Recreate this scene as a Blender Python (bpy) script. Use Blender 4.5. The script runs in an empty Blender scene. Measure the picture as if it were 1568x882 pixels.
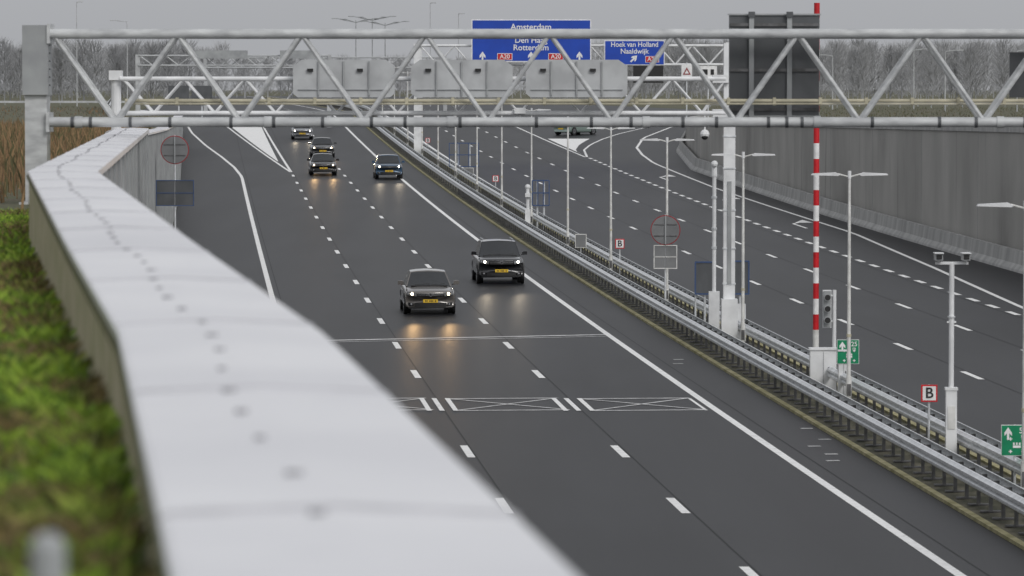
import bpy, bmesh, math, random
from mathutils import Vector, Matrix
random.seed(7)
sc = bpy.context.scene
col = sc.collection
ZC = 1.9

# ---------------------------------------------------------------- helpers
def lerp_tab(t, s):
    if s <= t[0][0]: return t[0][1]
    for (a, va), (b, vb) in zip(t, t[1:]):
        if s <= b:
            return va + (vb-va)*(s-a)/(b-a)
    return t[-1][1]

def XL(s): return 6.013-0.072*s
def hroad(s):
    d = s-85.7
    q = 8.39-0.0055*d
    if d > 0: q -= 0.0000325*d*d
    d = q-2.4
    return 2.4+(d+math.sqrt(d*d+0.3))/2
def ZR(s): return ZC-hroad(s)
WL = [(-20,-5.2),(0,-5.2),(7,-5.4),(14,-5.63),(21.8,-6.05),(31.7,-6.56),(41,-7.04),(84,-7.1),(110,-7.9),(200,-7.7),(260,-7.5),(385,-7.9),(430,-11),(470,-13)]
WR = [(-20,28.4),(230,28.4),(300,28.9),(337,31.9),(368,36),(400,42),(440,50)]
CAPL = [(-20,.8),(84,.8),(100,1.0),(130,1.4),(200,1.9),(400,2.3),(470,2.4)]
TOPR = [(-20,1.6),(180,1.6),(340,2.45),(450,2.42)]
GL = [(-50,.95),(7,.97),(12,1.12),(25,1.28),(45,1.55),(70,1.88),(200,2.15),(400,2.45),(500,2.45)]
GR = [(-50,1.75),(180,1.75),(340,2.6),(430,2.45)]
def wl(s): return lerp_tab(WL, s)
def wr(s): return lerp_tab(WR, s)

def mat(name, c, rough=.6, metal=0., c2=None, scale=5., stretch=(1,1,1), bump=0., bscale=60., emis=None, estr=0., detail=4., lo=.35, hi=.65, spec=.5, rot=0.):
    m = bpy.data.materials.new(name); m.use_nodes = True
    nt = m.node_tree; b = nt.nodes['Principled BSDF']
    b.inputs['Base Color'].default_value = (*c, 1)
    b.inputs['Roughness'].default_value = rough
    b.inputs['Metallic'].default_value = metal
    b.inputs['Specular IOR Level'].default_value = spec
    if c2 is None:
        c2 = tuple(x*.82 for x in c)
    tc = nt.nodes.new('ShaderNodeTexCoord')
    mp = nt.nodes.new('ShaderNodeMapping'); mp.inputs['Scale'].default_value = stretch
    mp.inputs['Rotation'].default_value = (0,0,rot)
    nt.links.new(tc.outputs['Object'], mp.inputs['Vector'])
    n = nt.nodes.new('ShaderNodeTexNoise'); n.inputs['Scale'].default_value = scale; n.inputs['Detail'].default_value = detail
    nt.links.new(mp.outputs['Vector'], n.inputs['Vector'])
    r = nt.nodes.new('ShaderNodeValToRGB')
    r.color_ramp.elements[0].position = lo; r.color_ramp.elements[0].color = (*c2,1)
    r.color_ramp.elements[1].position = hi; r.color_ramp.elements[1].color = (*c,1)
    nt.links.new(n.outputs['Fac'], r.inputs['Fac'])
    nt.links.new(r.outputs['Color'], b.inputs['Base Color'])
    if bump:
        n2 = nt.nodes.new('ShaderNodeTexNoise'); n2.inputs['Scale'].default_value = bscale; n2.inputs['Detail'].default_value = 3
        nt.links.new(tc.outputs['Object'], n2.inputs['Vector'])
        bp = nt.nodes.new('ShaderNodeBump'); bp.inputs['Strength'].default_value = bump; bp.inputs['Distance'].default_value = .02
        nt.links.new(n2.outputs['Fac'], bp.inputs['Height']); nt.links.new(bp.outputs['Normal'], b.inputs['Normal'])
    if emis:
        b.inputs['Emission Color'].default_value = (*emis,1); b.inputs['Emission Strength'].default_value = estr
    return m

def mix_layer(m, c, scale, stretch, lo, hi, rot=0., fac=1.):
    nt = m.node_tree; b = nt.nodes['Principled BSDF']
    src = b.inputs['Base Color'].links[0].from_socket
    tc = nt.nodes.new('ShaderNodeTexCoord'); mp = nt.nodes.new('ShaderNodeMapping')
    mp.inputs['Scale'].default_value = stretch; mp.inputs['Rotation'].default_value = (0,0,rot)
    nt.links.new(tc.outputs['Object'], mp.inputs['Vector'])
    n = nt.nodes.new('ShaderNodeTexNoise'); n.inputs['Scale'].default_value = scale; n.inputs['Detail'].default_value = 5
    nt.links.new(mp.outputs['Vector'], n.inputs['Vector'])
    mr = nt.nodes.new('ShaderNodeMapRange'); mr.inputs['From Min'].default_value = lo; mr.inputs['From Max'].default_value = hi
    mr.inputs['To Max'].default_value = fac
    nt.links.new(n.outputs['Fac'], mr.inputs['Value'])
    mx = nt.nodes.new('ShaderNodeMix'); mx.data_type = 'RGBA'
    nt.links.new(mr.outputs['Result'], mx.inputs['Factor'])
    nt.links.new(src, mx.inputs['A']); mx.inputs['B'].default_value = (*c,1)
    nt.links.new(mx.outputs['Result'], b.inputs['Base Color'])

M = {}
M['asphalt'] = mat('asphalt', (.024,.025,.028), .46, c2=(.016,.0165,.019), scale=.6, stretch=(1,.06,1), rot=.072, bump=.12, bscale=40, detail=6, spec=.15)
mix_layer(M['asphalt'], (.042,.043,.046), 30, (1,1,1), .5, .75, 0, .6)
mix_layer(M['asphalt'], (.011,.0115,.013), .25, (1,.2,1), .48, .68, .072, .7)
M['joint'] = mat('asphalt_joint', (.010,.010,.011), .5, spec=.1)
M['paint'] = mat('road_paint', (.88,.88,.87), .5, c2=(.62,.62,.61), scale=6, lo=.25, hi=.5)
M['thinpaint'] = mat('worn_paint', (.72,.72,.72), .5, c2=(.42,.42,.42), scale=3)
M['ground'] = mat('ground_mat', (.10,.11,.055), .95, c2=(.12,.10,.065), scale=.35, lo=.4, hi=.6, detail=8)
mix_layer(M['ground'], (.045,.055,.025), 6, (1,1,1), .45, .7)
M['gravel'] = mat('gravel', (.13,.12,.085), .95, c2=(.035,.038,.022), scale=3, stretch=(1,.4,1), detail=8, bump=.5)
M['kerb'] = mat('kerb_concrete', (.46,.42,.25), .9, c2=(.28,.26,.13), scale=2)
M['concrete'] = mat('wall_concrete', (.46,.45,.43), .88, c2=(.33,.325,.31), scale=.8, stretch=(1,.35,.15), detail=7, lo=.3, hi=.7, bump=.12, bscale=6, spec=.2)
mix_layer(M['concrete'], (.12,.117,.11), .35, (1,.28,.2), .54, .74, 0, .6)
mix_layer(M['concrete'], (.10,.10,.095), 1.6, (1,.5,.05), .60, .74, 0, .45)
M['lconcrete'] = mat('light_concrete', (.46,.46,.45), .85, c2=(.32,.32,.315), scale=1.5, stretch=(1,1,.12), detail=6, bump=.1)
M['mossconcrete'] = mat('mossy_concrete', (.50,.44,.31), .9, c2=(.30,.29,.15), scale=3, detail=6)
M['moss'] = mat('mossy_edge', (.08,.095,.025), .95, c2=(.13,.12,.055), scale=9)
M['cap'] = mat('painted_metal_cap', (.84,.84,.865), .28, c2=(.74,.74,.775), scale=.8, detail=6, spec=.5)
mix_layer(M['cap'], (.60,.60,.64), 5, (1,1,1), .55, .8, 0, .35)
mix_layer(M['cap'], (.62,.62,.655), .5, (1,.6,1), .5, .7, 0, .6)
M['capseam'] = mat('cap_seam', (.58,.58,.61), .35)
M['bolt'] = mat('bolt', (.34,.34,.36), .5)
M['galv'] = mat('galvanised_steel', (.80,.82,.84), .34, metal=.4, c2=(.60,.62,.64), scale=4, detail=5)
M['galvd'] = mat('weathered_steel', (.16,.16,.165), .55, metal=.4, c2=(.09,.09,.09), scale=6)
M['pole'] = mat('pole_paint', (.76,.76,.74), .5, c2=(.55,.55,.53), scale=3)
M['white'] = mat('white_paint', (.80,.81,.82), .42, c2=(.64,.65,.66), scale=2)
M['panel'] = mat('matrix_casing_grey', (.50,.515,.525), .5, c2=(.38,.39,.40), scale=1.2)
M['gantry'] = mat('gantry_paint', (.58,.595,.60), .36, c2=(.40,.41,.42), scale=2.5, stretch=(1,1,3))
M['tray'] = mat('cable_tray', (.60,.56,.42), .6, c2=(.42,.39,.29), scale=3)
M['dark'] = mat('dark_sign_back', (.10,.105,.112), .5, c2=(.07,.075,.08), scale=2, stretch=(1,1,.5))
M['sgrey'] = mat('sign_back_grey', (.36,.375,.38), .5, c2=(.27,.28,.29), scale=1.5)
M['discb'] = mat('disc_back_grey', (.20,.205,.21), .5, c2=(.15,.155,.16), scale=1.5)
M['black'] = mat('black_rubber', (.018,.018,.019), .6)
M['blue'] = mat('sign_blue', (.010,.065,.46), .4, c2=(.009,.055,.40), scale=1)
M['bluef'] = mat('frame_blue', (.05,.09,.2), .5)
M['green'] = mat('sign_green', (.0,.25,.11), .4)
M['signw'] = mat('sign_white', (.88,.88,.88), .4)
M['red'] = mat('sign_red', (.62,.010,.018), .45, c2=(.48,.008,.014), scale=4)
M['dred'] = mat('ring_red', (.30,.03,.035), .5)
M['glass'] = mat('car_glass', (.022,.025,.028), .05, spec=.9)
M['lampg'] = mat('lamp_housing', (.35,.36,.37), .12, metal=.6)
M['lit'] = mat('headlight_lit', (1,.93,.8), .3, emis=(1,.80,.52), estr=14)
M['litw'] = mat('headlight_lit_white', (1,1,1), .3, emis=(1,.93,.80), estr=14)
M['plate'] = mat('number_plate_yellow', (.78,.50,.03), .5)
M['chrome'] = mat('chrome', (.75,.75,.77), .15, metal=1)
M['tlred'] = mat('tail_light', (.4,.01,.01), .3)

class MB:
    def __init__(s): s.v=[]; s.f=[]; s.m=[]; s.mats=[]
    def mi(s, k):
        if k not in s.mats: s.mats.append(k)
        return s.mats.index(k)
    def box(s, c, d, k, rz=0., ry=0.):
        x,y,z=[a/2 for a in d]; n=len(s.v); R=Matrix.Rotation(rz,3,'Z')@Matrix.Rotation(ry,3,'Y'); c=Vector(c)
        for p in [(-x,-y,-z),(x,-y,-z),(x,y,-z),(-x,y,-z),(-x,-y,z),(x,-y,z),(x,y,z),(-x,y,z)]:
            s.v.append(c+R@Vector(p))
        for f in [(0,3,2,1),(4,5,6,7),(0,1,5,4),(1,2,6,5),(2,3,7,6),(3,0,4,7)]:
            s.f.append([n+i for i in f]); s.m.append(s.mi(k))
    def cyl(s, a, b, r, k, seg=8, r2=None, cap=True):
        a=Vector(a); b=Vector(b); d=(b-a).normalized(); r2=r if r2 is None else r2
        u=d.orthogonal().normalized(); w=d.cross(u); n=len(s.v)
        for i in range(seg):
            t=2*math.pi*i/seg; e=u*math.cos(t)+w*math.sin(t)
            s.v.append(a+e*r); s.v.append(b+e*r2)
        for i in range(seg):
            j=(i+1)%seg
            s.f.append([n+2*i,n+2*j,n+2*j+1,n+2*i+1]); s.m.append(s.mi(k))
        if cap:
            s.f.append([n+2*i for i in range(seg)][::-1]); s.m.append(s.mi(k))
            s.f.append([n+2*i+1 for i in range(seg)]); s.m.append(s.mi(k))
    def ball(s, c, r, k, seg=10, sz=1.):
        n=len(s.v); c=Vector(c); rings=6
        for i in range(rings+1):
            ph=math.pi*i/rings
            for j in range(seg):
                th=2*math.pi*j/seg
                s.v.append(c+Vector((r*math.sin(ph)*math.cos(th), r*math.sin(ph)*math.sin(th), r*sz*math.cos(ph))))
        for i in range(rings):
            for j in range(seg):
                k2=(j+1)%seg
                s.f.append([n+i*seg+j,n+(i+1)*seg+j,n+(i+1)*seg+k2,n+i*seg+k2]); s.m.append(s.mi(k))
    def poly(s, pts, k):
        n=len(s.v); s.v += [Vector(p) for p in pts]; s.f.append(list(range(n,n+len(pts)))); s.m.append(s.mi(k))
    def prism(s, pts, th, k):
        n=len(s.v); L=len(pts)
        s.v += [Vector(p) for p in pts]+[Vector((p[0],p[1]+th,p[2])) for p in pts]
        s.f.append(list(range(n,n+L))); s.m.append(s.mi(k))
        s.f.append(list(range(n+L,n+2*L))[::-1]); s.m.append(s.mi(k))
        for i in range(L):
            j=(i+1)%L; s.f.append([n+j,n+i,n+L+i,n+L+j]); s.m.append(s.mi(k))
    def sweep(s, prof, ss, offf, zf, k, closed=False):
        n=len(s.v); L=len(prof)
        for q in ss:
            for (u,v) in prof: s.v.append(Vector((XL(q)+offf(q)+u, q, zf(q)+v)))
        for i in range(len(ss)-1):
            for j in range(L if closed else L-1):
                j2=(j+1)%L
                s.f.append([n+i*L+j,n+i*L+j2,n+(i+1)*L+j2,n+(i+1)*L+j]); s.m.append(s.mi(k))
    def obj(s, name, parent=None, smooth=False, loc=None):
        me=bpy.data.meshes.new(name); me.from_pydata([tuple(v) for v in s.v],[],s.f)
        for k in s.mats: me.materials.append(M[k])
        me.polygons.foreach_set('material_index', s.m)
        if smooth:
            me.polygons.foreach_set('use_smooth',[True]*len(s.f))
        me.update()
        o=bpy.data.objects.new(name,me); col.objects.link(o)
        if smooth:
            try:
                me.set_sharp_from_angle(angle=math.radians(40))
            except Exception: pass
        if parent: o.parent=parent
        if loc: o.location=loc
        return o

def empty(name, loc=(0,0,0), rz=0.):
    e=bpy.data.objects.new(name,None); col.objects.link(e); e.location=loc; e.rotation_euler=(0,0,rz); e.empty_display_size=.3
    return e
def text(body, size, loc, k, parent, align='CENTER', name='lettering', sx=1.):
    c=bpy.data.curves.new(name,'FONT'); c.body=body; c.size=size; c.align_x=align; c.align_y='CENTER'; c.extrude=.004; c.offset=.012*size
    o=bpy.data.objects.new(name,c); col.objects.link(o); o.location=loc; o.rotation_euler=(math.radians(90),0,0); o.scale=(sx,1,1)
    c.materials.append(M[k]); o.parent=parent
    return o

def frange(a,b,st):
    r=[]; x=a
    while x<b-1e-6: r.append(x); x+=st
    r.append(b); return r
SS = frange(-20,440,4)+[450,465,480,500,530,570,620,700,800,1000,1300]

# ---------------------------------------------------------------- ground
gss = frange(-60,440,5)+[455,470,500,560,650,800,1100,1500,2200,3500,5000]
verts=[]; faces=[]
for q in gss:
    gl=ZC-lerp_tab(GL,q); gr=ZC-lerp_tab(GR,q); rz=ZR(q)-.06
    a=wl(q)-.34; b=wr(q)+.3; x0=XL(min(q,1300))
    row=[(-5000,min(gl,-.3)-.3),(-400,min(gl,-.3)-.2),(-80,min(gl,-.2)),(-25,min(gl,-.05)),(x0+a-6,gl-.15),(x0+a-2,gl-.03),(x0+a-.01,gl),(x0+a,rz),(x0+9,rz),(x0+b,rz),(x0+b+.01,gr),(x0+b+5,gr+.02),(x0+b+30,gr),(x0+b+300,-.55),(6000,-.55)]
    for i,(x,z) in enumerate(row):
        if i in (2,3): x=min(x, x0+a-8-(3-i)*20)
        verts.append((x,q,z))
W=15
for i in range(len(gss)-1):
    for j in range(W-1):
        faces.append((i*W+j,i*W+j+1,(i+1)*W+j+1,(i+1)*W+j))
me=bpy.data.meshes.new('ground'); me.from_pydata(verts,[],faces); me.materials.append(M['ground'])
o=bpy.data.objects.new('ground',me); col.objects.link(o)

# ---------------------------------------------------------------- roads
b=MB()
def P(q,o): return (XL(q)+o,q,ZR(q))
for q0,q1 in zip(SS,SS[1:]):
    b.poly([P(q0,wl(q0)),P(q0,8.95),P(q1,8.95),P(q1,wl(q1))],'asphalt')
b.obj('motorway_road')
b=MB()
for q0,q1 in zip(SS,SS[1:]):
    b.poly([P(q0,11.45),P(q0,wr(q0)),P(q1,wr(q1)),P(q1,11.45)],'asphalt')
b.obj('motorway_road')
b=MB(); zero=lambda q:0
b.sweep([(9.1,.02),(10.2,.06),(11.3,.02)],SS,zero,ZR,'gravel')
b.sweep([(8.95,-.05),(8.95,.07),(9.1,.07),(9.1,-.05)],SS,zero,ZR,'kerb')
b.sweep([(11.3,-.05),(11.3,.07),(11.45,.07),(11.45,-.05)],SS,zero,ZR,'kerb')
b.sweep([(10.05,.0),(10.05,.14),(10.25,.14),(10.25,.0)],frange(60,440,4),zero,ZR,'kerb')
b.obj('median_strip')

# ---------------------------------------------------------------- markings
mk=MB(); Z1=.008
def strip(offa, w, s0, s1, k='paint', step=5, z=Z1):
    f = offa if callable(offa) else (lambda q:offa)
    ss=frange(s0,s1,step)
    mk.sweep([(-w/2,z),(w/2,z)],ss,f,ZR,k)
for o_ in (.12,3.64,-3.2,7.6,15.95,19.4,22.2): strip(o_,.035,-20,440,'joint',z=.004)
strip(7.1,.2,-20,1300,step=6)
LE=[(-20,-3.5),(288,-3.5),(305,-3.9),(325,-4.7),(350,-5.9),(380,-7.1),(400,-7.6),(430,-10)]
strip(lambda q:lerp_tab(LE,q),.2,-20,430)
for i in range(-8,90):
    c=85.7+12*i
    if c>1000: break
    for off in (0,3.5):
        if off==0 and c>292: 
            continue
        if 106<c<115: continue
        strip(off,.18,c-1.5,c+1.5)
    if c>70:
        for off,ph in ((15.8,-.5),(19.25,-3.5)):
            strip(off,.18,c+ph-1.5,c+ph+1.5)
for c in frange(146,322,4): strip(lambda q:22.4+(q-146)*.004,.24,c-1,c+1)
strip(12.35,.2,-20,1300,step=6)
RE=[(-20,22.75),(140,22.8),(153,23.35),(180,24.8),(212,26.2),(268,26.2),(313,26.9),(330,27.8),(345,28.9),(368,31.8),(400,38),(430,44)]
strip(lambda q:lerp_tab(RE,q),.2,-20,430)
strip(lambda q:-(q-296)*.0052,.17,296,420)
strip(lambda q:-.05-(q-296)*.038,.17,296,420)
def G(q,o,z=Z1): return (XL(q)+o,q,ZR(q)+z)
for q0,q1 in zip(frange(316,420,4),frange(316,420,4)[1:]):
    a=lambda q:-.55-(q-316)*.002 ; c=lambda q:-.6-(q-316)*.036
    mk.poly([G(q0,c(q0)),G(q0,a(q0)),G(q1,a(q1)),G(q1,c(q1))],'paint')
GRT=[(325,23.1),(340,24.2),(352,25.8),(365,28),(378,30.6),(400,36)]
strip(22.95,.17,325,430)
strip(lambda q:lerp_tab(GRT,q),.17,325,400)
for q0,q1 in zip(frange(331,366,5),frange(331,366,5)[1:]):
    a=lambda q:23.25+(q-331)*.004; c=lambda q:lerp_tab(GRT,q)-.5-(q-331)*.02
    mk.poly([G(q0,a(q0)),G(q0,max(c(q0),a(q0))),G(q1,max(c(q1),a(q1))),G(q1,a(q1))],'paint')
mk.poly([G(135.4,-3.4),G(138.6,7.0),G(138.95,7.0),G(135.75,-3.4)],'thinpaint')
mk.poly([G(134.7,-3.4),G(137.9,7.0),G(138.05,7.0),G(134.85,-3.4)],'thinpaint')
def seg(p,q,w,k='paint',z=Z1):
    (s0,o0),(s1,o1)=p,q; a=Vector((XL(s0)+o0,s0)); c=Vector((XL(s1)+o1,s1)); d=(c-a).normalized(); n=Vector((-d.y,d.x))*w/2
    mk.poly([(a.x-n.x,a.y-n.y,ZR(s0)+z),(a.x+n.x,a.y+n.y,ZR(s0)+z),(c.x+n.x,c.y+n.y,ZR(s1)+z),(c.x-n.x,c.y-n.y,ZR(s1)+z)],k)
for k0 in (-3.5,0,3.5):
    o0=k0+.4; o1=k0+3.33; s0=109.1; s1=112.9
    if k0==-3.5: o0=-3.0
    sk=.25
    seg((s0,o0),(s0+sk,o1),.20,'thinpaint'); seg((s1,o0),(s1+sk,o1),.20,'thinpaint')
    seg((s0,o0),(s1+sk,o1),.12,'thinpaint',.010); seg((s1,o0),(s0+sk,o1),.12,'thinpaint',.012)
for k0 in (0,3.5):
    for d in (-.28,.05,.4): strip(k0+d,.13,109,113,z=.014)
strip(6.83,.08,109.2,113)
for (s,o) in ((127.5,8.0),(125.8,7.8),(99,8.0),(97,8.1),(95.4,7.9),(100.8,8.5),(103.8,8.5)): seg((s,o),(s+.05,o+.3),.2,'thinpaint')
for s0 in (220,250,285):
    o=24.6
    seg((s0-3,o),(s0+2,o),.16)
    seg((s0+2,o),(s0+4,o+.7),.16,z=.010)
    mk.poly([G(s0+3.2,o+.25),G(s0+3.2,o+1.2),G(s0+6.5,o+1.1)],'paint')
mk.obj('road_markings')

# ---------------------------------------------------------------- walls
wss=[q for q in frange(-20,40,2)+[41]+frange(43,84,2)+frange(86,470,3)]
b=MB()
capz=lambda q:ZC-lerp_tab(CAPL,q)
for q0,q1 in zip(wss,wss[1:]):
    A=lambda q,o,z:(XL(q)+wl(q)+o,q,z)
    b.poly([A(q0,-.05,ZR(q0)-.05),A(q1,-.05,ZR(q1)-.05),A(q1,-.05,capz(q1)-.06),A(q0,-.05,capz(q0)-.06)],'lconcrete')
    b.poly([A(q0,-.66,ZR(q0)-.05),A(q1,-.66,ZR(q1)-.05),A(q1,-.66,capz(q1)-.06),A(q0,-.66,capz(q0)-.06)],'mossconcrete')
b.sweep([(-.67,-.07),(-.67,0),(-.655,.008),(-.34,.022),(-.02,.008),(0,0),(0,-.07)],wss,wl,capz,'cap')
b.sweep([(-.674,-.075),(-.682,-.045),(-.674,-.03)],wss,wl,capz,'moss')
q=7.9
while q<300:
    x=XL(q)+wl(q); z=capz(q)
    pr=[(-.668,.001),(-.655,.010),(-.34,.024),(-.02,.010),(-.001,.001)]
    for (u0,v0),(u1,v1) in zip(pr,pr[1:]):
        b.poly([(x+u0,q-.03,z+v0+.004),(x+u1,q-.03,z+v1+.004),(x+u1,q+.03,z+v1+.004),(x+u0,q+.03,z+v0+.004)],'capseam')
        b.poly([(x+u0,q-.03,z+v0-.004),(x+u1,q-.03,z+v1-.004),(x+u1,q-.03,z+v1+.004),(x+u0,q-.03,z+v0+.004)],'capseam')
    q+=3.2
q=7.8; i=0
while q<90:
    x=XL(q)+wl(q); dx=.02*math.sin(q*9)
    b.cyl((x-.40+dx,q,capz(q)+.012),(x-.40+dx,q,capz(q)+.028),.016+.004*math.sin(i*2.1),'bolt',8)
    q+=.8+.08*math.sin(i*1.7); i+=1
q=42
while q<430:
    x=XL(q)+wl(q)-.04
    b.box((x,q,(capz(q)+ZR(q))/2-.06),(.04,.06,capz(q)-ZR(q)-.04),'sgrey')
    q+=3
b.obj('retaining_wall')
b=MB()
topz=lambda q:ZC-lerp_tab(TOPR,q)
wss2=frange(-20,440,5)
for q0,q1 in zip(wss2,wss2[1:]):
    A=lambda q,o,z:(XL(q)+wr(q)+o,q,z)
    b.poly([A(q0,0,ZR(q0)-.05),A(q0,0,topz(q0)),A(q1,0,topz(q1)),A(q1,0,ZR(q1)-.05)],'concrete')
b.sweep([(-.08,-.30),(-.08,0),(.5,0),(.5,-.2)],wss2,wr,lambda q:topz(q)+.03,'lconcrete')
q=10
while q<430:
    x=XL(q)+wr(q)-.003
    b.box((x,q,(topz(q)+ZR(q))/2),(.012,.03,topz(q)-ZR(q)-.5),'sgrey'); q+=15
b.obj('retaining_wall')
b=MB()
b.sweep([(-.75,-.02),(-.72,.1),(-.55,.3),(-.48,.85),(-.30,.85),(-.25,.3),(-.1,.1),(-.08,-.02)],wss2,wr,ZR,'lconcrete')
b.obj('concrete_barrier')
# ---------------------------------------------------------------- guard rails
def rail(off, s0, s1, zf=ZR, name='guard_rail', both=True, offf=None, step=1.33, h=.75):
    b=MB(); f=(lambda q:off) if offf is None else offf
    ss=frange(s0,s1,4)
    W1=[(0,-.155),(-.03,-.12),(-.075,-.10),(-.075,-.045),(-.01,0),(-.075,.045),(-.075,.10),(-.03,.12),(0,.155),(.04,.158)]
    zz=lambda q:zf(q)+h-.155
    b.sweep([(u-.19,v) for u,v in W1],ss,f,zz,'galv')
    if both: b.sweep([(-u+.19,v) for u,v in W1],ss,f,zz,'galv')
    q=s0+.5
    while q<s1:
        x=XL(q)+f(q); z=zf(q)
        b.box((x,q,z+h/2-.05),(.07,.11,h-.02),'galvd')
        b.box((x,q,z+h-.14),(.34,.07,.12),'galvd')
        b.box((x,q,z+.06),(.42,.16,.03),'galvd')
        q+=step if q<260 else step*2
    return b.obj(name, smooth=True)
rail(9.5,45,600); rail(10.95,45,600)
gz=lambda q:ZC-2.45
rail(0,440,900,zf=gz,offf=lambda q:-16-(q-440)*.02,step=4)
def railx(y,x0,x1,z,slope=0.,name='guard_rail'):
    b=MB(); 
    L=x1-x0
    b.box(((x0+x1)/2,y+slope*L/2,z+.6),(math.hypot(L,slope*L),.08,.3),'panel',rz=math.atan(slope))
    x=x0
    while x<x1:
        b.box((x,y+slope*(x-x0)+.1,z+.3),(.12,.1,.7),'sgrey'); x+=4
    b.obj(name)
railx(520,24,120,-.6,.35); railx(560,26,130,-.6,.3); railx(620,-110,-45,-.7,.1)
railx(640,-20,140,-.6,.0)

# ---------------------------------------------------------------- gantries
def truss(b, x0, x1, y, zt, zb, r, rd, period, k='gantry', depth=.5, xs=None):
    for dy in (0,depth):
        b.cyl((x0,y+dy,zt),(x1,y+dy,zt),r,k,12); b.cyl((x0,y+dy,zb),(x1,y+dy,zb),r,k,12)
        x=x0+.08; 
        while x<x1-.2:
            xm=min(x+period/2,x1); xe=min(x+period,x1)
            b.cyl((x,y+dy,zt),(xm,y+dy,zb),rd,k,8)
            b.cyl((xm,y+dy,zb),(xe,y+dy,zt),rd,k,8)
            x+=period
    x=x0+.08
    while x<x1:
        b.cyl((x,y,zt),(x,y+depth,zt),rd,k,6); b.cyl((x+period/2,y,zb),(x+period/2,y+depth,zb),rd,k,6)
        x+=period
e=empty('overhead_gantry',(0,0,0))
b=MB()
truss(b,-7.6,11.5,70,2.79,1.343,.082,.038,2.035)
xk=[-7.2,-6.9,-6.25,-5.6,-4.6,-3.9,-3.1,-2.3,-1.75,-.85,.4,1.3,1.95,2.8,3.35,4.2,4.5,4.75,5.9,7.0,7.6,8.4,9.3]
for x in xk: b.cyl((x-.025,70,1.343),(x+.025,70,1.343),.094,'dark',12)
for x in (-7.1,-4.0,-1.0,2.2,5.0,8): b.cyl((x-.06,70,1.343),(x+.06,70,1.343),.1,'gantry',12)
b.obj('truss',e,True)
b=MB()
b.box((-7.80,70.25,1.47),(.36,.5,2.90),'gantry')
b.box((-7.80,70.23,2.36),(.42,.62,1.14),'sgrey')  # wider column head, its shade painted in as darker grey
b.box((-7.60,70.25,1.343),(.05,.72,.32),'gantry'); b.box((-7.58,70.25,2.79),(.05,.72,.32),'gantry')
b.box((-7.80,70.25,-.0),(.55,.7,.06),'gantry')
for i in range(7): b.cyl((-7.56,69.93,1.95+i*.13),(-7.56,69.90,1.95+i*.13),.016,'dark',6)
b.box((11.6,70.25,(3+ZR(70))/2),(.4,.6,3-ZR(70)),'gantry')
b.obj('column',e)
b=MB()
b.cyl((-6.4,70.7,1.69),(11.4,70.7,1.69),.032,'tray',8); b.cyl((-6.4,70.62,1.64),(11.4,70.62,1.64),.014,'tray',6)
for i in range(24):
    x=-6.3+i*.76; b.box((x,70.68,1.68),(.05,.06,.13),'tray')
b.obj('cable_conduit',e)
e2=empty('road_sign',(0,0,0))
b=MB()
b.box((4.35,70.95,2.275),(1.5,.05,1.67),'dark')
for x in (3.97,4.6): 
    b.box((x,70.89,2.2),(.08,.06,1.85),'sgrey'); b.box((x,70.84,3.12),(.11,.03,.09),'dark')
for z in (1.55,2.2,2.95): b.box((4.35,70.905,z),(1.46,.03,.05),'galvd')
b.box((4.35,70.93,3.12),(1.54,.07,.025),'sgrey'); b.box((4.35,70.93,1.435),(1.54,.07,.025),'sgrey')
b.obj('sign_back',e2)
b=MB(); b.box((8.6,70.9,2.12),(.7,.05,.75),'dark'); b.box((8.6,70.85,2.1),(.07,.05,.9),'galvd'); b.obj('road_sign')

e=empty('overhead_gantry',(0,0,0)); b=MB()
truss(b,-12.2,6.65,133,2.19,1.12,.075,.035,1.9,'white',.6); b.obj('truss',e,True)
b=MB(); 
b.cyl((-12.35,133.3,-.6),(-12.35,133.3,2.35),.16,'white',12); b.box((-12.35,133.3,2.3),(.4,.5,.3),'white')
zb=ZR(133); b.box((6.78,133.3,(3.3+zb)/2),(.36,.4,3.3-zb),'white'); b.box((6.78,133.1,zb+.75),(.50,.7,1.5),'white')
b.box((6.5,133.3,2.19),(.5,.7,.25),'white'); b.box((6.5,133.3,1.12),(.5,.7,.25),'white')
b.box((6.78,133.08,-2.6),(.12,.04,3.2),'sgrey')
for zz in (-4.2,-3.1,-1.9,-.6,.4): b.box((6.78,133.3,zz),(.40,.44,.05),'galv')
b.cyl((6.0,133,.6),(6.0,133,1.1),.03,'white',8); b.ball((6.0,133,.47),.15,'white'); b.ball((6.0,132.97,.40),.11,'black')
b.cyl((.25,133,.95),(.25,133,1.2),.03,'white',8); b.box((.25,132.9,1.2),(.35,.3,.18),'white')
b.obj('columns',e)
for (x0,x1) in ((-6.79,-3.64),(-3.13,.02),(.43,3.58)):
    ee=empty('matrix_sign',(0,0,0)); b=MB()
    zt,zb2=2.78,1.62; c=.28; y=132.55
    b.prism([(x0+c,y,zt),(x0,y,zt-c*.7),(x0,y,zb2+c*.4),(x0+c*.5,y,zb2),(x1-c*.5,y,zb2),(x1,y,zb2+c*.4),(x1,y,zt-c*.7),(x1-c,y,zt)][::-1],.3,'panel')
    b.box(((x0+x1)/2,y-.02,(zt+zb2)/2-.35),(x1-x0-.3,.03,.03),'sgrey')
    b.box(((x0+x1)/2,y-.03,zb2-.06),(x1-x0-.35,.4,.1),'discb')
    for fx in (.17,.66):
        b.box((x0+(x1-x0)*fx,y-.05,zt-.32),(.18,.1,.09),'black')
    for fx in (.25,.5,.75):
        b.box((x0+(x1-x0)*fx,y-.03,(zt+zb2)/2),(.05,.05,zt-zb2-.1),'sgrey')
    b.obj('sign_casing',ee)

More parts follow.
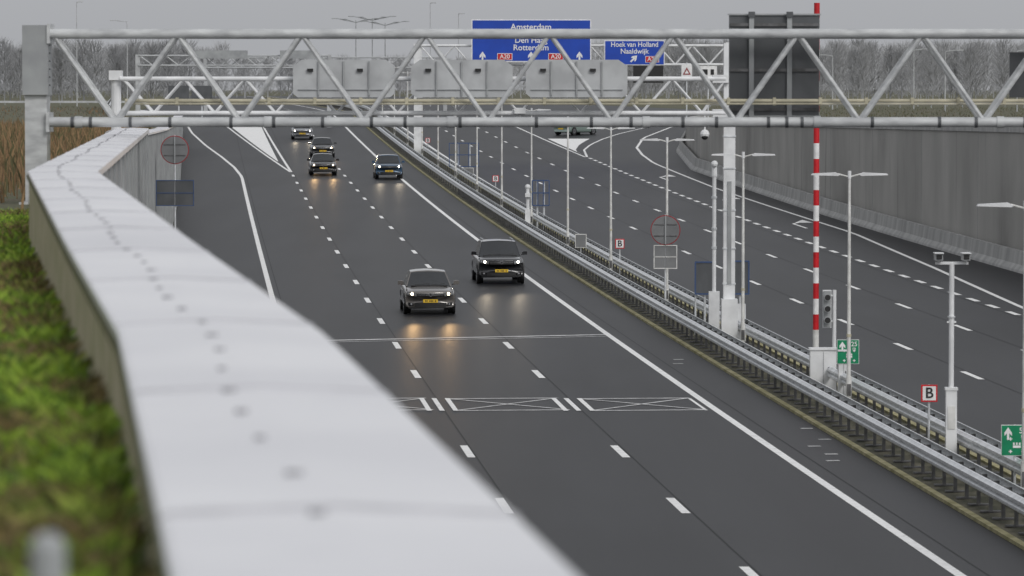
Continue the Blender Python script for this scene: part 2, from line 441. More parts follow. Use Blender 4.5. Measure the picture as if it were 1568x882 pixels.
e=empty('overhead_gantry',(0,0,0)); b=MB()
truss(b,-7.1,16.5,327,5.15,3.7,.10,.055,2.6,'white',.8); b.obj('truss',e,True)
b=MB(); zb=ZR(327); b.box((-7.2,327.3,(5.3+zb)/2),(.62,.5,5.3-zb),'white'); b.box((16.6,327.3,2.2),(.5,.5,6.4),'white'); b.obj('columns',e)
e=empty('overhead_gantry',(0,0,0)); b=MB()
truss(b,-34.5,-17,395,4.9,4.0,.08,.045,2.4,'panel',.8)
b.box((-34.6,395.3,2.2),(.4,.5,5.6),'panel'); b.box((-16.9,395.3,1.6),(.4,.5,6.8),'panel')
for x0,x1 in ((-29.5,-24.4),(-21.4,-18.1)): b.box(((x0+x1)/2,394.6,5.0),(x1-x0,.3,.75),'sgrey')
b.obj('truss',e)
e=empty('overhead_gantry',(0,0,0)); b=MB()
truss(b,-33,-7.3,460,5.2,4.1,.08,.045,2.6,'panel',.8)
b.box((-33,460.3,2.2),(.4,.5,6),'panel'); b.box((-7.2,460.3,2.2),(.4,.5,6),'panel')
b.obj('truss',e)
b=MB()
for x,z in ((-27.3,1.3),(-25.4,1.3)):
    b.box((x,350,z),(1.7,.06,1.6),'dark'); b.cyl((x,350.1,-.6),(x,350.1,1.9),.06,'galv',6)
b.obj('road_sign')

def arrow(b,x,y,z,s,k='signw',rot=0):
    pts=[(-.09,-.5),(.09,-.5),(.09,.02),(.3,-.18),(.3,.08),(0,.5),(-.3,.08),(-.3,-.18),(-.09,.02)]
    c,sn=math.cos(rot),math.sin(rot)
    P=[(x+s*(px*c-pz*sn),y,z+s*(px*sn+pz*c)) for px,pz in pts]
    b.poly([P[0],P[1],P[2],P[8]],k); b.poly([P[8],P[2],P[3],P[4],P[5],P[6],P[7]],k)
e=empty('direction_sign',(0,0,0)); y=326.4
b=MB(); b.box((1.475,y,5.52),(9.15,.12,3.26),'signw'); b.box((1.475,y-.065,5.52),(8.98,.02,3.09),'blue')
for x in (-2.25,1.45,5.15): arrow(b,x,y-.085,4.32,.75)
for x in (-.55,3.35): b.box((x,y-.09,4.3),(1.15,.02,.52),'signw'); b.box((x,y-.104,4.3),(1.07,.01,.44),'red')
for x in (-1.5,4.4): b.box((x,y+.15,5.3),(.12,.15,3.4),'galv')
b.obj('panel',e)
text('Amsterdam',.66,(1.45,y-.09,6.55),'signw',e); text('Den Haag',.62,(1.45,y-.09,5.55),'signw',e); text('Rotterdam',.62,(1.45,y-.09,4.98),'signw',e)
for x in (-.55,3.35): text('A20',.46,(x,y-.12,4.3),'signw',e)
e=empty('direction_sign',(0,0,0))
b=MB(); b.box((9.35,y,4.6),(4.6,.12,1.9),'signw'); b.box((9.35,y-.065,4.6),(4.48,.02,1.78),'blue')
b.box((10.4,y,2.95),(2.3,.2,1.3),'black')
arrow(b,9.3,y-.085,4.15,.7,rot=-.8); b.box((10.7,y-.09,4.1),(1.05,.02,.48),'signw'); b.box((10.7,y-.104,4.1),(.97,.01,.42),'red')
b.obj('panel',e)
text('Hoek van Holland',.54,(9.35,y-.09,5.22),'signw',e,sx=.92); text('Naaldwijk',.54,(9.35,y-.09,4.70),'signw',e); text('A20',.44,(10.7,y-.12,4.1),'signw',e)
e=empty('warning_sign',(0,0,0)); b=MB()
b.box((13.0,318,3.2),(.8,.06,.9),'signw'); b.poly([(12.7,317.95,2.9),(13.3,317.95,2.9),(13.0,317.95,3.45)],'dred'); b.poly([(12.84,317.94,2.98),(13.16,317.94,2.98),(13.0,317.94,3.28)],'signw')
b.cyl((13.0,318.1,-.6),(13.0,318.1,3.8),.05,'galv',8); b.obj('panel',e)
e=empty('traffic_sign',(0,0,0)); b=MB()
b.box((14.6,318,3.1),(1.3,.06,.9),'signw'); b.box((14.35,317.95,3.1),(.4,.02,.4),'black'); b.box((14.9,317.95,3.1),(.25,.02,.4),'black')
b.cyl((14.6,318.1,-.6),(14.6,318.1,3.6),.05,'galv',8); b.obj('panel',e)

# ---------------------------------------------------------------- street lamps
def lamp(s, off=10.45, H=6.05):
    x=XL(s)+off; z=ZR(s); b=MB()
    b.cyl((x,s,z),(x,s,z+.9),.075,'pole',10); b.cyl((x,s,z+.9),(x,s,z+H),.055,'pole',10,r2=.035)
    b.box((x,s-.07,z+.55),(.1,.03,.3),'galvd'); b.box((x,s,z+.02),(.3,.3,.06),'galvd')
    for d in (-1,1):
        b.cyl((x,s,z+H-.06),(x+d*.3,s,z+H+.02),.022,'pole',6)
        b.prism([(x+d*.25,s-.12,z+H),(x+d*.35,s-.12,z+H+.06),(x+d*.95,s-.12,z+H+.03),(x+d*.98,s-.12,z+H-.01),(x+d*.3,s-.12,z+H-.03)][::(-1 if d>0 else 1)],.24,'white')
    b.cyl((x,s,z+H-.1),(x,s,z+H+.1),.045,'white',8)
    b.cyl((x,s,z+1.9),(x,s,z+1.98),.062,'tray',10)
    b.obj('street_lamp',smooth=True)
for s in (85.6,109,130.5,152,173,193.5,215,236.5,258,280,301,323,346,370,395): lamp(s)

def simple_lamp(x,y,z0,H,arm=1.2,name='street_lamp',d=1):
    b=MB(); b.cyl((x,y,z0),(x,y,z0+H),.08,'panel',6,r2=.045); b.cyl((x,y,z0+H),(x+d*arm,y,z0+H+.15),.045,'panel',6)
    b.box((x+d*(arm+.3),y,z0+H+.15),(.8,.25,.12),'panel'); b.obj(name)
simple_lamp(45.6,450,-.55,6.3); simple_lamp(47,500,-.55,6.9,1.5); simple_lamp(-45,500,-.55,10.2,1.3,d=-1)
simple_lamp(36,480,-.5,6,1,d=-1); simple_lamp(-57,560,-.5,13.5,.1); simple_lamp(-10.7,560,-.5,13.4,.1); simple_lamp(-7,560,-.5,12,.1)
simple_lamp(52,440,-.5,6.2,1)
for x,H in ((-21.9,11.4),(-17.8,11.0),(-19.6,11.7)):
    b=MB(); b.cyl((x,600,-.5),(x,600,H),.10,'sgrey',6,r2=.06)
    for d in (-1,1):
        for L,dz in ((2.6,.25),(1.4,.15)):
            b.cyl((x,600,H-.3),(x+d*L,600,H+dz),.05,'sgrey',6); b.box((x+d*(L+.35),600,H+dz),(.9,.3,.12),'sgrey')
    b.obj('high_mast_lamp')

# ---------------------------------------------------------------- median furniture
def camera_mast(x,s,top,name='camera_mast'):
    z=ZR(s); b=MB()
    b.box((x,s,z+.85),(.24,.22,1.7),'white'); b.box((x,s-.12,z+1.1),(.16,.02,.5),'pole'); b.box((x,s,z+1.73),(.28,.26,.06),'white')
    b.cyl((x,s,z+1.7),(x,s,top),.06,'white',10); b.cyl((x,s,top-1.2),(x,s,top-1.17),.09,'galv',10)
    b.box((x,s,top-1.3),(.2,.05,.04),'white')
    b.box((x,s,top),(.72,.08,.06),'white')
    for d in (-1,1):
        b.box((x+d*.3,s-.05,top+.14),(.17,.38,.15),'sgrey'); b.box((x+d*.3,s-.245,top+.14),(.12,.02,.1),'black'); b.box((x+d*.3,s-.08,top+.225),(.2,.44,.02),'white'); b.cyl((x+d*.3,s,top),(x+d*.3,s,top+.08),.03,'white',6)
    b.obj(name)
camera_mast(9.69,94,-1.95)
b=MB(); s=135.5; z=ZR(s); x=6.42
b.box((x,s,z+.8),(.34,.28,1.6),'white'); b.cyl((x,s,z+1.6),(x,s,-.6),.065,'white',10); b.ball((x,s-.1,-.5),.11,'white'); b.cyl((x,s,-.9),(x,s,-.5),.09,'white',10)
for zz in (-1.6,-2.6,-3.2): b.cyl((x,s,zz),(x,s,zz+.08),.09,'galv',8)
b.box((x+.85,s,z+.45),(.3,.28,1.5),'white')
b.obj('camera_mast')
b=MB(); s=212; z=ZR(s); x=.78
b.cyl((x,s,z),(x,s,-3.0),.09,'white',10); b.box((x,s,z+.6),(.26,.24,1.2),'white'); b.ball((x,s,-3.0),.14,'white'); b.box((x,s-.1,-3.4),(.25,.3,.2),'white'); b.obj('camera_mast')

b=MB(); x,s=8.41,118; z=-4.78; i=0
while z<4.2:
    b.cyl((x,s,z),(x,s,z+.43),.08,'red' if i%2==0 else 'signw',14); z+=.43; i+=1
b.cyl((x,s,ZR(s)),(x,s,-4.78),.085,'pole',14); b.cyl((x,s,ZR(s)),(x,s,ZR(s)+.05),.2,'galv',12)
b.obj('striped_height_marker_pole',smooth=True)
def cabinet(x,s,w,h,d=.4):
    z=ZR(s); b=MB(); b.box((x,s,z+.05),(w+.04,d+.04,.12),'lconcrete'); b.box((x,s,z+.08+h/2),(w,d,h),'white'); b.box((x,s,z+h+.1),(w+.06,d+.08,.05),'white')
    b.box((x,s-d/2-.006,z+.08+h/2),(.012,.01,h-.1),'sgrey'); b.box((x+w*.2,s-d/2-.01,z+h*.6),(.03,.02,.12),'galvd'); b.obj('electrical_cabinet')
cabinet(8.36,114.6,.70,1.12); cabinet(8.72,112.2,.26,1.25)
e=empty('traffic_light',(0,0,0)); b=MB(); x,s=8.80,116.4; z=ZR(s)
b.cyl((x,s,z),(x,s,-3.6),.055,'white',10); b.box((x-.2,s,-4.12),(.2,.14,.98),'sgrey'); b.box((x-.2,s+.0,-4.12),(.24,.02,1.04),'white')
for i in range(3):
    b.cyl((x-.2,s-.24,-3.8-i*.31),(x-.2,s-.05,-3.8-i*.31),.095,'sgrey',12); b.cyl((x-.2,s-.245,-3.8-i*.31),(x-.2,s-.2,-3.8-i*.31),.08,'black',12)
for zz in (-3.75,-4.45): b.box((x-.08,s,zz),(.16,.04,.04),'white')
b.obj('signal_head',e)

def sign_plate(name,x,s,zc,w,h,face,border=None,post=True,bw=.03):
    e=empty(name,(0,0,0)); b=MB()
    b.box((x,s,zc),(w,.03,h),border or face); 
    if border: b.box((x,s-.018,zc),(w-2*bw,.012,h-2*bw),face)
    if post: b.cyl((x,s+.05,ZR(s)),(x,s+.05,zc+h/2),.028,'galv',8)
    b.obj('plate',e); return e
for x,s,z in ((9.5,97,-5.04),(4.37,173,-4.4),(-1.0,260,-3.6),(-6.7,340,-2.25)):
    e=sign_plate('letter_sign',x,s,z,.37,.39,'signw','red',bw=.035); text('B',.34,(x,s-.03,z),'black',e)
def exit_sign(x,s,z,dist):
    e=sign_plate('emergency_exit_sign',x,s,z,.58,.64,'green','signw',bw=.012); b=MB(); y=s-.03
    arrow(b,x-.15,y,z+.14,.26)
    for dx in (-1,1):
        for dz in (-1,1):
            cx,cz=x+.03+dx*.13,z-.1+dz*.13
            b.box((cx,y,cz),(.07,.006,.022),'signw'); b.box((cx,y-.004,cz),(.022,.006,.07),'signw')
    b.box((x+.03,y,z-.13),(.16,.006,.05),'signw')
    for d in (-.06,0,.06): b.box((x+.03+d,y,z-.07),(.035,.006,.05),'signw')
    b.obj('pictogram',e); text(dist,.17,(x+.16,y,z+.2),'signw',e); text('m',.12,(x+.16,y,z+.09),'signw',e)
exit_sign(8.83,112.0,-5.02,'25'); exit_sign(10.4,88,-5.37,'50')

def round_sign(x,s,z,zp0,zp1,w,zbase,pk='sgrey',disc='discb'):
    e=empty('round_traffic_sign',(0,0,0)); b=MB()
    b.cyl((x,s,zbase),(x,s,z+.55),.035,'galv',8)
    b.cyl((x,s-.02,z),(x,s-.06,z),.53,'dred',28); b.cyl((x,s-.06,z),(x,s-.07,z),.497,disc,28)
    b.box((x,s-.08,z+.2),(.8,.03,.03),'galvd'); b.box((x,s-.08,z-.2),(.8,.03,.03),'galvd'); b.box((x,s-.1,z),(.05,.03,1.0),'sgrey')
    for d in (-1,1):
        b.box((x+d*w/4,s-.04,(zp0+zp1)/2),(w/2-.03,.03,zp1-zp0),pk)
        for zz in (zp1-.01,zp0+.01,(zp0+zp1)/2): b.box((x+d*w/4,s-.06,zz),(w/2-.01,.02,.03),'pole' if pk!='dark' else 'bluef')
        b.box((x+d*(w/2-.02),s-.06,(zp0+zp1)/2),(.03,.02,zp1-zp0-.05),'pole' if pk!='dark' else 'bluef')
    b.obj('sign_face',e)
round_sign(5.41,150.5,-3.1,-4.46,-3.63,.84,ZR(150),'discb')
round_sign(-12.47,158,-.38,-2.45,-1.5,1.42,ZR(158),'dark')
def lane_panel(x0,x1,s,z1,z0,k='dark'):
    b=MB(); w=x1-x0; c=(x0+x1)/2
    b.box((c,s,(z0+z1)/2),(w,.04,z1-z0),k)
    for z in (z0,z1): b.box((c,s-.025,z),(w+.03,.03,.05),'bluef')
    for x in (x0,x1): b.box((x,s-.03,(z0+z1)/2),(.05,.03,z1-z0),'bluef')
    b.cyl((c,s+.05,ZR(s)),(c,s+.05,z1),.035,'galv',8); b.cyl((c-.3,s+.05,ZR(s)),(c-.3,s+.05,z1),.03,'galv',8)
    b.obj('lane_control_sign')
lane_panel(5.93,6.55,138,-3.72,-4.75); lane_panel(7.1,7.66,138,-3.69,-4.75)
def frame_panel(x0,x1,s,z1,z0):
    b=MB(); w=x1-x0; c=(x0+x1)/2
    for z in (z0,z1,(z0+z1)/2): b.box((c,s,z),(w,.05,.06),'bluef')
    for x in (x0,x1,x0+w*.33,x0+w*.66): b.box((x,s-.04,(z0+z1)/2),(.05,.03,z1-z0),'bluef')
    for x in (x0+.3*w,x1-.3*w): b.cyl((x,s+.12,ZR(s)),(x,s+.12,z1),.05,'galv',8)
    b.obj('traffic_sign')
frame_panel(-4.26,-2.26,290,-1.83,-3.42); frame_panel(1.02,1.87,215,-2.74,-4.0)
sign_plate('traffic_sign',3.0,186,-4.75,.5,.6,'discb','pole')
sign_plate('traffic_sign',-3.0,290,-3.75,.8,.5,'discb','pole')
b=MB(); b.cyl((-.655,6.0,.6),(-.655,6.0,1.25),.026,'sgrey',14); b.ball((-.655,6.0,1.25),.026,'sgrey',14); b.obj('fence_post',smooth=True)

# ---------------------------------------------------------------- cars
def car(name, X, s, paint, rough=.22, H=1.45, L=4.2, Wd=1.8, sedan=False, suv=False, lit='lit', yaw=.072, spot=True, tail=False):
    pm = mat(name+'_paint', paint, rough, metal=.35, c2=tuple(c*.9 for c in paint), scale=2)
    pm.node_tree.nodes['Principled BSDF'].inputs['Coat Weight'].default_value=.9
    M[name+'_paint']=pm; pk=name+'_paint'
    root=empty(name,(X,s,ZR(s)),yaw)
    w=Wd/2; zb=.20+(.05 if suv else 0); F=-L/2; R=L/2
    zs=H*.64
    he=zs-(.16 if not suv else .12)
    xr=[0,.34,.62,.80,.92,.985,1.0,1.0,.985,.93,.70,0]
    def ring(y,ww,z0,zt,ct,nose):
        h=zt-z0
        zz=[zt+ct,zt+ct*.9,zt+ct*.55,zt-.005,zt-.045,zt-.12,z0+.50*h,z0+.30*h,z0+.16*h,z0+.03*h,z0,z0]
        pts=[]
        for fx,z in zip(xr,zz):
            pts.append((fx*ww,y+nose*(fx**2.6),z))
        return pts+[(-x,yy,z) for x,yy,z in pts[-2:0:-1]]
    st=[(F+.03,.90*w,zb+.12,he-.20,.02,.26),(F,.93*w,zb+.06,he-.10,.02,.27),(F+.02,.95*w,zb+.01,he-.035,.02,.26),(F+.10,.965*w,zb,he,.025,.22),(F+.34,.985*w,zb,he+.045,.035,.12),
        (F+.75,w,zb,he+.09,.04,.04),(F+1.12,w,zb,zs-.02,.035,.0),(-.1,w,zb,zs,.03,0),(R-.9,w,zb,zs+.02,.03,0),(R-.4,.985*w,zb,zs+.01,.03,-.03),(R-.12,.96*w,zb+.02,zs-.04,.03,-.10),(R-.02,.93*w,zb+.06,zs-.14,.02,-.14),(R,.9*w,zb+.12,zs-.26,.02,-.16)]
    bm=bmesh.new(); rings=[[bm.verts.new(p) for p in ring(*a)] for a in st]
    n=len(rings[0])
    for a,c in zip(rings,rings[1:]):
        for j in range(n): bm.faces.new((a[j],a[(j+1)%n],c[(j+1)%n],c[j]))
    bm.faces.new(rings[0][::-1]); bm.faces.new(rings[-1])
    bmesh.ops.recalc_face_normals(bm,faces=bm.faces)
    me=bpy.data.meshes.new('body'); bm.to_mesh(me); bm.free(); me.materials.append(pm)
    for p in me.polygons: p.use_smooth=True
    o=bpy.data.objects.new('body',me); col.objects.link(o); o.parent=root
    md=o.modifiers.new('s','SUBSURF'); md.levels=1; md.render_levels=2
    bm=bmesh.new()
    fb=F+1.0; ft=F+1.75; rb=R-.12; rt=R-.5
    if sedan: rb=R-.75; rt=R-1.3
    bw=.90*w; rw=.69*w if not suv else .73*w
    fr=[-1,-.6,0,.6,1]; rows=5; gv={}
    for r in range(rows):
        t=r/(rows-1)
        for i,f in enumerate(fr):
            yb=fb+(rb-fb)*t; yt=ft+(rt-ft)*t
            if r==0: yb+=.24*f*f; yt+=.12*f*f
            if r==rows-1: yb-=.12*f*f; yt-=.08*f*f
            zt=H-.055-.045*abs(2*t-.8)**2
            gv['t',r,i]=bm.verts.new((f*rw,yt,zt+.055*(1-f*f)))
            if i in (0,4) or r in (0,rows-1):
                gv['b',r,i]=bm.verts.new((f*bw*(1-.05*(t>.9)),yb,zs-.03+(.02 if t>.5 else 0)))
    ws=[];rs=[];sl=[];sr=[]
    for r in range(rows-1):
        for i in range(4): bm.faces.new((gv['t',r,i],gv['t',r,i+1],gv['t',r+1,i+1],gv['t',r+1,i]))
    for i in range(4):
        ws.append(bm.faces.new((gv['b',0,i],gv['b',0,i+1],gv['t',0,i+1],gv['t',0,i])))
        rs.append(bm.faces.new((gv['b',rows-1,i+1],gv['b',rows-1,i],gv['t',rows-1,i],gv['t',rows-1,i+1])))
    for r in range(rows-1):
        sl.append(bm.faces.new((gv['b',r+1,0],gv['b',r,0],gv['t',r,0],gv['t',r+1,0])))
        sr.append(bm.faces.new((gv['b',r,4],gv['b',r+1,4],gv['t',r+1,4],gv['t',r,4])))
    bmesh.ops.recalc_face_normals(bm,faces=bm.faces)
    for grp,t in ((ws,.05),(rs,.06),(sl[:2],.035),(sl[2:],.035),(sr[:2],.035),(sr[2:],.035)):
        bmesh.ops.inset_region(bm,faces=grp,thickness=t,depth=-.008)
        for f in grp: f.material_index=1
    me=bpy.data.meshes.new('cabin'); bm.to_mesh(me); bm.free(); me.materials.append(pm); me.materials.append(M['glass'])
    for p in me.polygons: p.use_smooth=True
    try: me.set_sharp_from_angle(angle=math.radians(32))
    except Exception: pass
    o=bpy.data.objects.new('cabin',me); col.objects.link(o); o.parent=root
    b=MB(); fr_y=lambda x,off=0: F-.012+off+.27*(abs(x)/(.93*w))**2.6
    def wrap(x0,x1,z0a,z0b,z1a,z1b,k,off=-.012,n=5,dep=.10):
        for i in range(n):
            ta,tb=i/n,(i+1)/n; xa,xb=x0+(x1-x0)*ta,x0+(x1-x0)*tb
            ya,yb=fr_y(xa,off),fr_y(xb,off)
            q=[(xa,ya,z0a+(z0b-z0a)*ta),(xb,yb,z0a+(z0b-z0a)*tb),(xb,yb,z1a+(z1b-z1a)*tb),(xa,ya,z1a+(z1b-z1a)*ta)]
            b.poly(q,k)
            for (p0,p1) in ((0,1),(2,3)):
                A,B=q[p0],q[p1]; b.poly([A,B,(B[0],B[1]+dep,B[2]),(A[0],A[1]+dep,A[2])],k)
    zg=he-.115; gh=.045 if not suv else .07
    wrap(-.50*w,.50*w,zg-gh,zg-gh,zg+gh,zg+gh,'black',-.014,6)
    wrap(-.50*w,.50*w,zg+gh-.012,zg+gh-.012,zg+gh+.004,zg+gh+.004,'chrome',-.022,6,.02)
    wrap(-.50*w,.50*w,zg-.012,zg-.012,zg+.002,zg+.002,'chrome',-.022,6,.02)
    b.cyl((0,F-.02,zg+.005),(0,F-.045,zg+.005),.062,'chrome',16); b.cyl((0,F-.045,zg+.005),(0,F-.048,zg+.005),.05,'black',16)
    wrap(-.62*w,.62*w,zb+.07,zb+.07,zb+.20,zb+.20,'black',-.014,6)
    for d in (-1,1):
        wrap(d*.66*w,d*.86*w,zb+.09,zb+.12,zb+.20,zb+.21,'black',-.02,3)
        b.cyl((d*.74*w,fr_y(.74*w,-.03),zb+.16),(d*.74*w,fr_y(.74*w,-.045),zb+.16),.035,'chrome',10)
    wrap(-.84*w,.84*w,zb-.01,zb+.02,zb+.035,zb+.05,'black',-.0,6)
    b.box((0,F-.035,zb+.27),(.52,.02,.115),'plate')
    for i in (0,1,3,4,5,7): b.box((-.175+i*.05,F-.048,zb+.27),(.028,.006,.06),'black')
    for d in (-1,1):
        wrap(d*.54*w,d*.90*w,zg-.055,zg-.01,zg+.06,zg+.115,'lampg',-.018,4,.16)
        wrap(d*.53*w,d*.91*w,zg-.068,zg-.022,zg-.055,zg-.01,'black',-.02,4,.1)
        if not tail: 
            b.ball((d*.70*w,fr_y(.70*w,-.0),zg+.025),.052,lit,12)
            b.cyl((d*.84*w,fr_y(.84*w,-.02),zg+.05),(d*.84*w,fr_y(.84*w,-.03),zg+.05),.03,'chrome',10)
    for d in (-1,1):
        b.box((d*(w+.075),F+1.40,zs+.085),(.20,.11,.125),pk,rz=d*.12); b.box((d*(w+.09),F+1.40,zs+.155),(.14,.09,.02),pk)
        b.box((d*(w-.01),F+1.38,zs+.03),(.12,.05,.035),'black')
        b.box((d*(w+.08),F+1.462,zs+.085),(.16,.01,.095),'glass')
    b.box((0,F+1.02,zs+.0),(1.45*w,.14,.03),'black')
    b.cyl((-.55*w,F+1.03,zs+.035),(.05*w,F+1.10,zs+.07),.009,'black',5); b.cyl((0.1*w,F+1.03,zs+.035),(.62*w,F+1.12,zs+.07),.009,'black',5)
    rw_=.325 if not suv else .36
    for yy in (F+.84,R-.78):
        for d in (-1,1):
            b.cyl((d*(w-.24),yy,rw_),(d*(w-.005),yy,rw_),rw_,'black',24)
            b.cyl((d*(w-.1),yy,rw_+.02),(d*(w+.002),yy,rw_+.02),rw_+.045,'black',24)
            b.cyl((d*(w-.02),yy,rw_),(d*(w+.012),yy,rw_),rw_*.66,'chrome',14)
            b.cyl((d*(w-.02),yy,rw_),(d*(w+.016),yy,rw_),rw_*.2,'black',10)
    for d in (-1,1): b.box((d*.78*w,R-.05,zs-.16),(.3*w,.12,.14),'tlred'); b.box((d*(w+.001),-.25,zs-.12),(.012,.16,.025),pk)
    b.box((0,R+.005,zb+.35),(.52,.02,.115),'plate')
    if suv:
        for d in (-1,1): b.cyl((d*.64*w,F+2.0,H+.01),(d*.64*w,R-.7,H+.01),.018,'chrome',6)
    b.obj('fittings',root)
    if spot:
        for d in (-1,1):
            l=bpy.data.lights.new('headlight_beam','SPOT'); l.energy=150 if lit=='lit' else 110; l.color=(1,.62,.28) if lit=='lit' else (1,.84,.62); l.spot_size=math.radians(18); l.spot_blend=1; l.shadow_soft_size=.1
            lo=bpy.data.objects.new('headlight_beam',l); col.objects.link(lo); lo.parent=root
            lo.location=(d*.7*w,F-.12,zg)
            lo.rotation_euler=Vector((0,-1,-.02)).to_track_quat('-Z','Y').to_euler()
    return root
car('hatchback_car',-3.0,151.2,(.17,.157,.147),H=1.50,L=4.2,Wd=1.80)
car('suv_car',-.57,170.3,(.016,.017,.020),H=1.68,L=4.5,Wd=1.86,suv=True,lit='litw')
car('compact_suv_car',-8.3,285.5,(.04,.09,.16),H=1.6,L=4.3,Wd=1.82,suv=True,lit='litw')
car('sedan_car',-12.95,292,(.022,.022,.023),H=1.46,L=4.7,Wd=1.82,sedan=True)
car('sedan_car',-14.5,326,(.06,.062,.065),H=1.48,L=4.6,Wd=1.82,sedan=True)
car('hatchback_car',-18.0,366,(.30,.31,.33),H=1.5,L=4.2,Wd=1.8,lit='litw')
car('estate_car',5.6,376,(.30,.38,.35),H=1.5,L=4.6,Wd=1.82,spot=False,tail=True,yaw=math.pi-.62)

# ---------------------------------------------------------------- vegetation
def blades(name, pts, hmin, hmax, w, mats, lean=.4):
    V=[];F=[];MI=[]
    for (x,y,z) in pts:
        h=random.uniform(hmin,hmax); a=random.uniform(0,6.283); dx,dy=math.cos(a)*w/2,math.sin(a)*w/2
        lx,ly=random.gauss(0,lean)*h,random.gauss(0,lean)*h; n=len(V)
        V+= [(x-dx,y-dy,z-.02),(x+dx,y+dy,z-.02),(x+lx*.4+dx*.7,y+ly*.4+dy*.7,z+h*.55),(x+lx,y+ly,z+h)]
        F+= [(n,n+1,n+2),(n,n+2,n+3)]; k=random.randrange(len(mats)); MI+=[k,k]
    me=bpy.data.meshes.new(name); me.from_pydata(V,[],F)
    for m in mats: me.materials.append(m)
    me.polygons.foreach_set('material_index',MI)
    o=bpy.data.objects.new(name,me); col.objects.link(o)
kw=dict(lo=.44,hi=.54,detail=2.)
g1=mat('grass_a',(.22,.36,.03),.8,c2=(.16,.125,.05),scale=1.1,**kw); g2=mat('grass_b',(.09,.16,.018),.8,c2=(.10,.085,.03),scale=1.1,**kw); g3=mat('grass_c',(.32,.46,.05),.8,c2=(.24,.18,.07),scale=1.1,**kw)
pts=[]
for i in range(70000):
    q=4+56*random.random()**1.25; xw=XL(q)+wl(q)-.72; x=xw-abs(random.random()**1.4)*(2.0+q*.05)
    d=(xw-x); gl=ZC-lerp_tab(GL,q)
    z=gl-.03*min(1,d/1.7)-(.12*max(0,min(1,(d-1.6)/4)))
    if random.random()<.35*(math.sin(x*5+q*1.3)+math.sin(q*.9-x*2)>.6): continue
    pts.append((x,q,z))
blades('grass',pts,.03,.11,.022,[g1,g2,g3],.7)
r1=mat('reed_a',(.26,.16,.085),.9,c2=(.17,.11,.06),scale=.6); r2=mat('reed_b',(.32,.21,.11),.9); r3=mat('reed_c',(.12,.11,.05),.9); r4=mat('field_dry',(.17,.155,.125),.9); r5=mat('field_green',(.13,.14,.10),.9)
pts=[]
for i in range(26000):
    q=62+170*random.random(); x=XL(q)+wl(q)-1.3-random.random()**1.2*22; gl=ZC-lerp_tab(GL,q)
    if abs(x+7.8)<.6 and q<71.5: continue
    pts.append((x,q,gl-.12))
blades('reed_bed',pts,.25,.85,.05,[r1,r2,r3],.2)
pts=[]
for i in range(16000):
    q=200+330*random.random(); x=XL(q)+wr(q)+2+random.random()*70; pts.append((x,q,ZC-2.6))
blades('dry_grass',pts,.1,.4,.14,[r4,r5,r3],.3)
pts=[]
for i in range(9000):
    q=230+330*random.random(); x=XL(q)+wl(q)-2-random.random()*60; pts.append((x,q,ZC-2.6))
blades('dry_grass',pts,.1,.45,.14,[r4,r5,r1],.3)

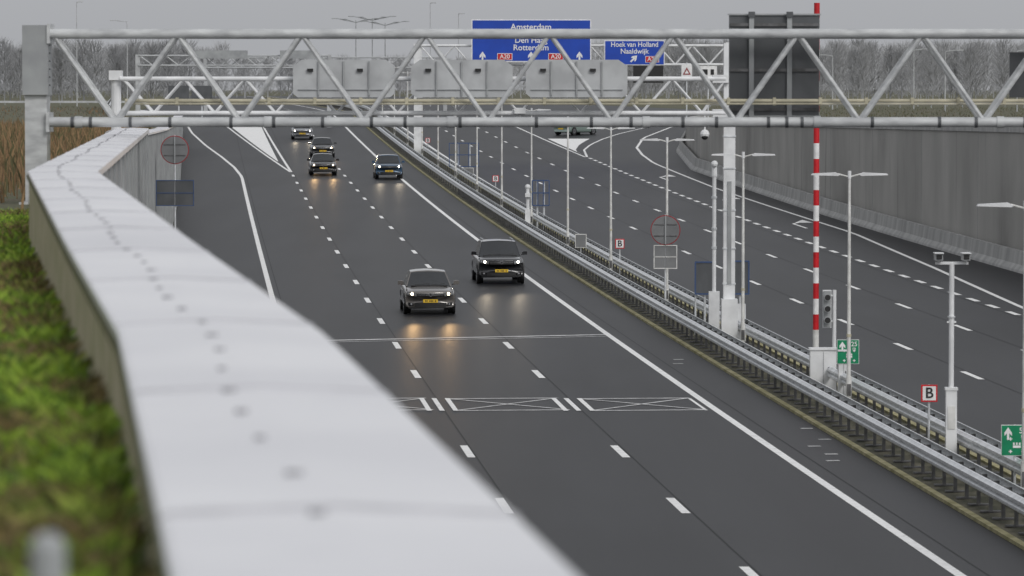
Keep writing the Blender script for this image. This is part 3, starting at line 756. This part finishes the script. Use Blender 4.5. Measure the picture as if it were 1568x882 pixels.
# distant trees, mist painted into pale grey colour: fine bare twigs filling each crown
def trees(name, y, x0, x1, n, hf, c, dens=420):
    m=mat(name+'_haze_grey',c,1.,c2=tuple(k*.95 for k in c),scale=.05,spec=0)
    V=[];F=[]
    def tw(a,b_,w):
        k=len(V); V.extend([(a[0]-w,a[1],a[2]),(a[0]+w,a[1],a[2]),(b_[0]+w*.25,b_[1],b_[2]),(b_[0]-w*.25,b_[1],b_[2])]); F.append((k,k+1,k+2,k+3))
    for i in range(n):
        x=x0+(x1-x0)*(i+random.random())/n; yy=y+random.uniform(-30,30); H=hf(x)*random.uniform(.84,1.06); R=H*random.uniform(.22,.34)
        tw((x,yy,-1),(x+random.gauss(0,.3),yy,H*.85),.12)
        for j in range(dens):
            t=random.random()**.7; z=H*(.0+.84*t); r=R*(1-.35*t)*random.random()**.5; a=random.uniform(0,6.283)
            cx=x+math.cos(a)*r*.6; cy=yy+math.sin(a)*r*.6
            tw((cx,cy,z),(x+math.cos(a)*r+random.gauss(0,.35),yy+math.sin(a)*r,z+H*random.uniform(.05,.14)),random.uniform(.03,.07))
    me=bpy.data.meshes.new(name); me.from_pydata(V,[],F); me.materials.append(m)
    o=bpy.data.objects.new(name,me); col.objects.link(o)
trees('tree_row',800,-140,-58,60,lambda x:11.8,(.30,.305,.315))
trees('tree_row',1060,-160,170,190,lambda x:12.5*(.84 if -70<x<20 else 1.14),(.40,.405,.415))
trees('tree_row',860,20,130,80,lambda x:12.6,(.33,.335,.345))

# ---------------------------------------------------------------- world, sun, camera
w=bpy.data.worlds.new('World'); sc.world=w; w.use_nodes=True; nt=w.node_tree
bg=nt.nodes['Background']; sky=nt.nodes.new('ShaderNodeTexSky'); sky.sky_type='NISHITA'; sky.sun_disc=False
sky.sun_elevation=math.radians(38); sky.sun_rotation=math.radians(150); sky.dust_density=4; sky.air_density=1.2; sky.ozone_density=1
hs=nt.nodes.new('ShaderNodeHueSaturation'); hs.inputs['Saturation'].default_value=.10
mx=nt.nodes.new('ShaderNodeMix'); mx.data_type='RGBA'; mx.inputs['Factor'].default_value=.6
nt.links.new(sky.outputs['Color'],hs.inputs['Color']); nt.links.new(hs.outputs['Color'],mx.inputs['A']); mx.inputs['B'].default_value=(5.0,5.12,5.4,1)
nt.links.new(mx.outputs['Result'],bg.inputs['Color']); bg.inputs['Strength'].default_value=.12
l=bpy.data.lights.new('sun','SUN'); l.energy=.9; l.angle=math.radians(20); l.color=(1,.97,.93)
so=bpy.data.objects.new('sun',l); col.objects.link(so)
az=math.radians(150); el=math.radians(38)
d=Vector((math.sin(az)*math.cos(el),math.cos(az)*math.cos(el),math.sin(el))); so.rotation_euler=d.to_track_quat('Z','Y').to_euler(); so.location=(0,0,60)
cd=bpy.data.cameras.new('camera'); co=bpy.data.objects.new('camera',cd); col.objects.link(co); sc.camera=co
co.location=(0,0,ZC); co.rotation_euler=(math.radians(90-2.68),0,0); cd.lens=150.1; cd.sensor_width=36; cd.clip_end=8000; cd.clip_start=.1
cd.dof.use_dof=True; cd.dof.focus_distance=160; cd.dof.aperture_fstop=4.5
sc.view_settings.view_transform='Standard'; sc.view_settings.look='None'; sc.view_settings.exposure=0
